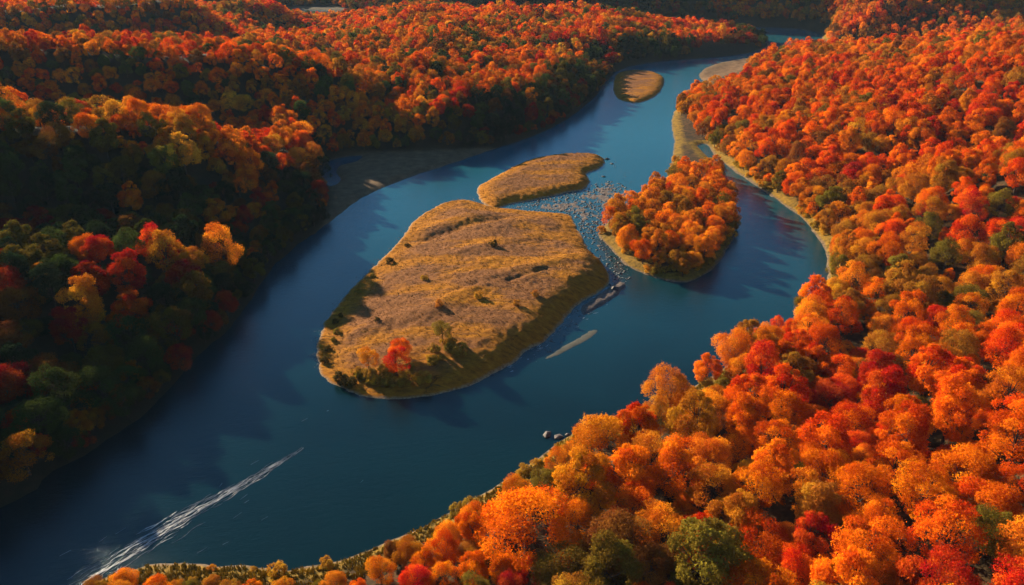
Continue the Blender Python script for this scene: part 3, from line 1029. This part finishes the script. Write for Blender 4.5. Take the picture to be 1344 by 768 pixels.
tussocks('bank_grass', 'golden green grass along the near bank', np.stack([cx2, cy2, look(Z, cx2, cy2) - .03], 1), M_BANKG, .3, .8)

# bank shrubs along the near shore and the back channel
bank_pts = []
while len(bank_pts) < 150:
    x = random.uniform(-92, 190); y = random.uniform(112, 430)
    if x < np.interp(y, [p[1] for p in MID], [p[0] for p in MID]): continue
    sdv = float(look(S, x, y))
    if not (1.0 < sdv < 7.5): continue
    if any((x - a) ** 2 + (y - b) ** 2 < 4 for a, b in bank_pts): continue
    if x < -15 and y < 190 and random.random() < .75: continue
    bank_pts.append((x, y))
for x, y in bank_pts:
    r = random.uniform(.7, 2.2) if y < 240 else random.uniform(1.2, 2.8)
    spit = bool(inside(np.array([x]), np.array([y]), SPIT_ZONE)[0])
    place = ('rim of the wooded spit' if spit else 'near river bank, between the water and the trees' if y < 240 else 'bank of the back channel')
    add_bush(0, 0, r, r * random.uniform(.8, 1.2), random.choice(((.55, .27, .025), (.46, .24, .025), (.34, .2, .025), (.6, .22, .015), (.3, .17, .02))), 'low golden olive shrub on the ' + place, 'shrubs on the ' + place, at=(x, y), name='shrub', cat='shrub')


# ------------------------------------------------------------------ rocks, gravel and foam
def rock_bits(pts, sizes, seed, flat=.5):
    r = np.random.default_rng(seed)
    base = np.array([(1, 0, 0), (.3, .95, 0), (-.8, .6, 0), (-.8, -.6, 0), (.3, -.95, 0), (.1, .05, 1), (0, 0, -.6)])
    fc = np.array([(0, 1, 5), (1, 2, 5), (2, 3, 5), (3, 4, 5), (4, 0, 5), (1, 0, 6), (2, 1, 6), (3, 2, 6), (4, 3, 6), (0, 4, 6)])
    V, Fc = [], []
    for i, ((x, y, z), s_) in enumerate(zip(pts, sizes)):
        b = base * r.uniform(.65, 1.25, base.shape) * s_ * np.array([1, r.uniform(.6, 1), flat])
        a = r.uniform(0, 6.28); c, n_ = math.cos(a), math.sin(a)
        V.append(np.stack([b[:, 0] * c - b[:, 1] * n_ + x, b[:, 0] * n_ + b[:, 1] * c + y, b[:, 2] + z], 1)); Fc.append(fc + 7 * i)
    return np.concatenate(V), np.concatenate(Fc)


RIF = P((668, 272), (700, 262), (740, 254), (775, 246), (795, 238), (820, 246), (834, 260), (822, 283), (800, 303), (806, 328), (822, 352), (818, 372), (798, 384),
        (800, 366), (788, 345), (770, 320), (757, 299), (742, 283), (700, 278))
lo, hi = RIF.min(0), RIF.max(0)
xs = np.arange(lo[0] - 3, hi[0] + 3, .55); ys = np.arange(lo[1] - 3, hi[1] + 3, .55)
A, B = np.meshgrid(xs, ys); sr = sdf(A, B, RIF)
zz = -.07 + .34 * N1.fbm(A / 1.3, B / 2.0, 3) + .22 * N4.fbm(A / 9, B / 13, 2) - .5 * (1 - sstep(-1, 6, sr + 3 * N2(A / 5, B / 5)))
f = grid_faces(len(ys), len(xs)); kf = (sr > -2.5).ravel()[f].all(1); f = f[kf]; used = np.unique(f); rm = -np.ones(A.size, int); rm[used] = np.arange(len(used))
o = mesh_obj('riffle_gravel', np.stack([A.ravel(), B.ravel(), zz.ravel()], 1)[used], rm[f], M_GRAVEL, smooth=True)
tag(o, 'shallow gravel breaking the surface between the islands and the wooded spit', None, None, 'stuff')
pts, sz = [], []
cx_ = rng.uniform(lo[0], hi[0], 9000); cy_ = rng.uniform(lo[1], hi[1], 9000); cq_ = sdf(cx_, cy_, RIF)
for x, y, q in zip(cx_, cy_, cq_):
    if len(pts) >= 2600: break
    if q < -1.5 or (q < 3 and rng.random() < .4): continue
    pts.append((x, y, -.02)); sz.append(.18 + .75 * rng.random() ** 3)
for L, n in (([(700, 470), (740, 432), (765, 408), (800, 385)], 260), ([(650, 490), (690, 462), (720, 448)], 60), ([(640, 250), (622, 262), (640, 272)], 40), ([(790, 205), (812, 222), (828, 250)], 70)):
    for q in range(n):
        k = rng.random() * (len(L) - 1); i = int(k); t = k - i
        x, y = bp(L[i][0] * (1 - t) + L[i + 1][0] * t + rng.normal(0, 5), L[i][1] * (1 - t) + L[i + 1][1] * t + rng.normal(0, 4))
        pts.append((x, y, -.02)); sz.append(.12 + .45 * rng.random() ** 3)
# stones along the left shore of the large island and the near bank
for q in range(420):
    i = rng.integers(0, 55); p0 = MAIN[i % len(MAIN)]; pts.append((p0[0] + rng.normal(0, 1.0), p0[1] + rng.normal(0, 1.0), 0)); sz.append(rng.uniform(.1, .35))
V, Fc = rock_bits(pts, sz, 5)
o = mesh_obj('river_rocks', V, Fc, M_ROCK); tag(o, 'countless small wet stones in the shallows', None, None, 'stuff')
BIG = [(797, 209, 1.4, 'dark flat rock closest to the upstream tip of the second island'), (803, 215, 1.0, 'small dark rock just right of the second island tip'),
       (792, 232, 1.1, 'dark rock off the lower right corner of the second island'), (838, 262, 1.0, 'lone dark rock in open water between the second island and the spit'),
       (826, 284, 1.0, 'dark rock in the shallows left of the spit tip'), (718, 571, 1.5, 'flat pale brown rock in the river off the near bank'),
       (733, 574, 1.1, 'smaller brown rock beside the flat pale rock near the near bank'), (746, 571, .9, 'rock touching the near bank beside two others'),
       (806, 381, 1.6, 'largest rock on the gravel bar beside the large island')]
for k, (u, v, s_, lb) in enumerate(BIG):
    x, y = bp(u, v, 0)
    V, Fc = rock_bits([(0, 0, .1)], [s_ * 1.2], 40 + k, .45)
    o = mesh_obj('rock', V, Fc, M_ROCK); o.location = (x, y, max(.05, isle_z(x, y)))
    bv = o.modifiers.new('bevel', 'BEVEL'); bv.width = .12; bv.segments = 2
    tag(o, lb, 'rock', 'single rocks in the river')


def ribbon(V, Fc, p, w, z=.02):
    k = len(V); n = len(p)
    for i in range(n):
        a = p[max(i - 1, 0)]; b = p[min(i + 1, n - 1)]
        dx, dy = b[0] - a[0], b[1] - a[1]; L = math.hypot(dx, dy) + 1e-6
        ww = w * math.sin(math.pi * (i + .25) / (n - .5)) * random.uniform(.35, 1.3)
        V.append((p[i][0] - dy / L * ww, p[i][1] + dx / L * ww, z)); V.append((p[i][0], p[i][1], z + .05)); V.append((p[i][0] + dy / L * ww, p[i][1] - dx / L * ww, z))
    for i in range(n - 1):
        a = k + 3 * i; Fc.append((a, a + 3, a + 4, a + 1)); Fc.append((a + 1, a + 4, a + 5, a + 2))


V, Fc = [], []
W0, W1 = bp(85, 775), bp(398, 588)
wd = Vector((W1[0] - W0[0], W1[1] - W0[1])); wl_ = wd.length; wd.normalize(); wn = Vector((-wd.y, wd.x))
for q in range(150):
    t0 = random.random() ** 1.3 * .95; ln = random.uniform(.05, .22) * (1 - .5 * t0); lat = random.gauss(0, 1) * 2.2 * (1 - t0) ** .9 + random.gauss(0, .15)
    ph = random.uniform(0, 6)
    p = []
    for i in range(14):
        t = min(t0 + ln * i / 13, 1)
        la = lat * (1 - .55 * (t - t0) / max(1 - t0, .1)) + .25 * math.sin(t * 60 + ph) + random.gauss(0, .05)
        c = Vector(W0) + wd * (wl_ * t) + wn * la; p.append((c.x, c.y))
    ribbon(V, Fc, p, random.uniform(.05, .24) * (1 - .7 * t0))
for q in range(24):   # glints on the ripples modelled as pale dashes either side
    t_ = random.random(); u = 90 + 310 * t_ + random.gauss(0, 45); v = 775 - 188 * t_ + random.gauss(0, 28)
    x, y = bp(u, v)
    if float(look(S, x, y)) > -3: continue
    a = math.atan2(wd.y, wd.x) + random.gauss(0, .18); L = random.uniform(.5, 2.6)
    p = [(x + math.cos(a) * L * i / 5, y + math.sin(a) * L * i / 5 + random.gauss(0, .05)) for i in range(6)]
    ribbon(V, Fc, p, random.uniform(.015, .05))
tag(mesh_obj('wake_foam_glints', V, Fc, M_FOAM), 'long streak of pale foam left by a boat, painted glints beside, lower left', None, None, 'stuff')
V, Fc = [], []
for x, y, q in zip(cx_[-200:], cy_[-200:], cq_[-200:]):
    if q < 0: continue
    a = random.uniform(-.5, .5) + 1.9; L = random.uniform(.3, 1.6)
    ribbon(V, Fc, [(x + math.cos(a) * L * i / 4 + random.gauss(0, .08), y + math.sin(a) * L * i / 4) for i in range(5)], random.uniform(.04, .16), .03)
for q in range(70):
    t = random.random(); u = 655 + 140 * t; v = 488 - 95 * t
    x, y = bp(u + random.gauss(0, 5), v + random.gauss(0, 4)); a = random.uniform(.2, 1.2); L = random.uniform(.5, 2)
    ribbon(V, Fc, [(x + math.cos(a) * L * i / 4 + random.gauss(0, .1), y + math.sin(a) * L * i / 4) for i in range(5)], random.uniform(.04, .15), .03)
tag(mesh_obj('riffle_foam', V, Fc, M_FOAM), 'white flecks of foam where the shallows break', None, None, 'stuff')

# ------------------------------------------------------------------ haze
hz = [(x, y, z) for z in (-5, 215) for (x, y) in ((-4400, -690), (4400, -690), (4400, 6300), (-4400, 6300))]
m, nt_, out_ = mat('haze'); pv = nt_.nodes.new('ShaderNodeVolumePrincipled')
pv.inputs['Color'].default_value = (.62, .8, 1, 1); pv.inputs['Density'].default_value = .000024; pv.inputs['Anisotropy'].default_value = 0
nt_.links.new(pv.outputs[0], out_.inputs['Volume'])
o = mesh_obj('haze', hz, [(3, 2, 1, 0), (4, 5, 6, 7), (0, 1, 5, 4), (1, 2, 6, 5), (2, 3, 7, 6), (3, 0, 4, 7)], m)
tag(o, 'thin blue autumn haze over the valley', None, None, 'stuff')

# ------------------------------------------------------------------ light, sky, render
w = bpy.data.worlds.new('World'); scene.world = w; w.use_nodes = True
nt = w.node_tree; bg = nt.nodes['Background']; sky = nt.nodes.new('ShaderNodeTexSky')
sky.sky_type = 'NISHITA'; sky.sun_disc = False; sky.sun_elevation = SUN_EL
# sun_rotation is measured from +Y towards +X
sky.sun_rotation = math.atan2(SUN_AZ[0], SUN_AZ[1])
sky.air_density = 1.0; sky.dust_density = .2; sky.ozone_density = 2.2
mulc = nt.nodes.new('ShaderNodeMix'); mulc.data_type = 'RGBA'; mulc.blend_type = 'MULTIPLY'; mulc.inputs[0].default_value = 1
mulc.inputs[7].default_value = (.55, .95, 1.15, 1)
nt.links.new(sky.outputs[0], mulc.inputs[6]); nt.links.new(mulc.outputs[2], bg.inputs[0]); bg.inputs[1].default_value = .05
sl = bpy.data.lights.new('sun', 'SUN'); sl.energy = 5.0; sl.angle = R(.5); sl.color = (1.0, .82, .57)
so = bpy.data.objects.new('sun', sl); COL.objects.link(so)
dirv = Vector((-SUN_AZ[0] * math.cos(SUN_EL), -SUN_AZ[1] * math.cos(SUN_EL), -math.sin(SUN_EL)))
so.rotation_euler = dirv.to_track_quat('-Z', 'Y').to_euler()
vs = scene.view_settings
vs.view_transform = 'Standard'; vs.look = 'None'; vs.gamma = 1; vs.use_curve_mapping = False
vs.exposure = 1.65
cy = scene.cycles
cy.max_bounces = 4; cy.diffuse_bounces = 1; cy.glossy_bounces = 2; cy.transmission_bounces = 2; cy.transparent_max_bounces = 4
cy.use_denoising = True
cy.sample_clamp_indirect = 3
cy.sample_clamp_direct = 12
cy.use_adaptive_sampling = False
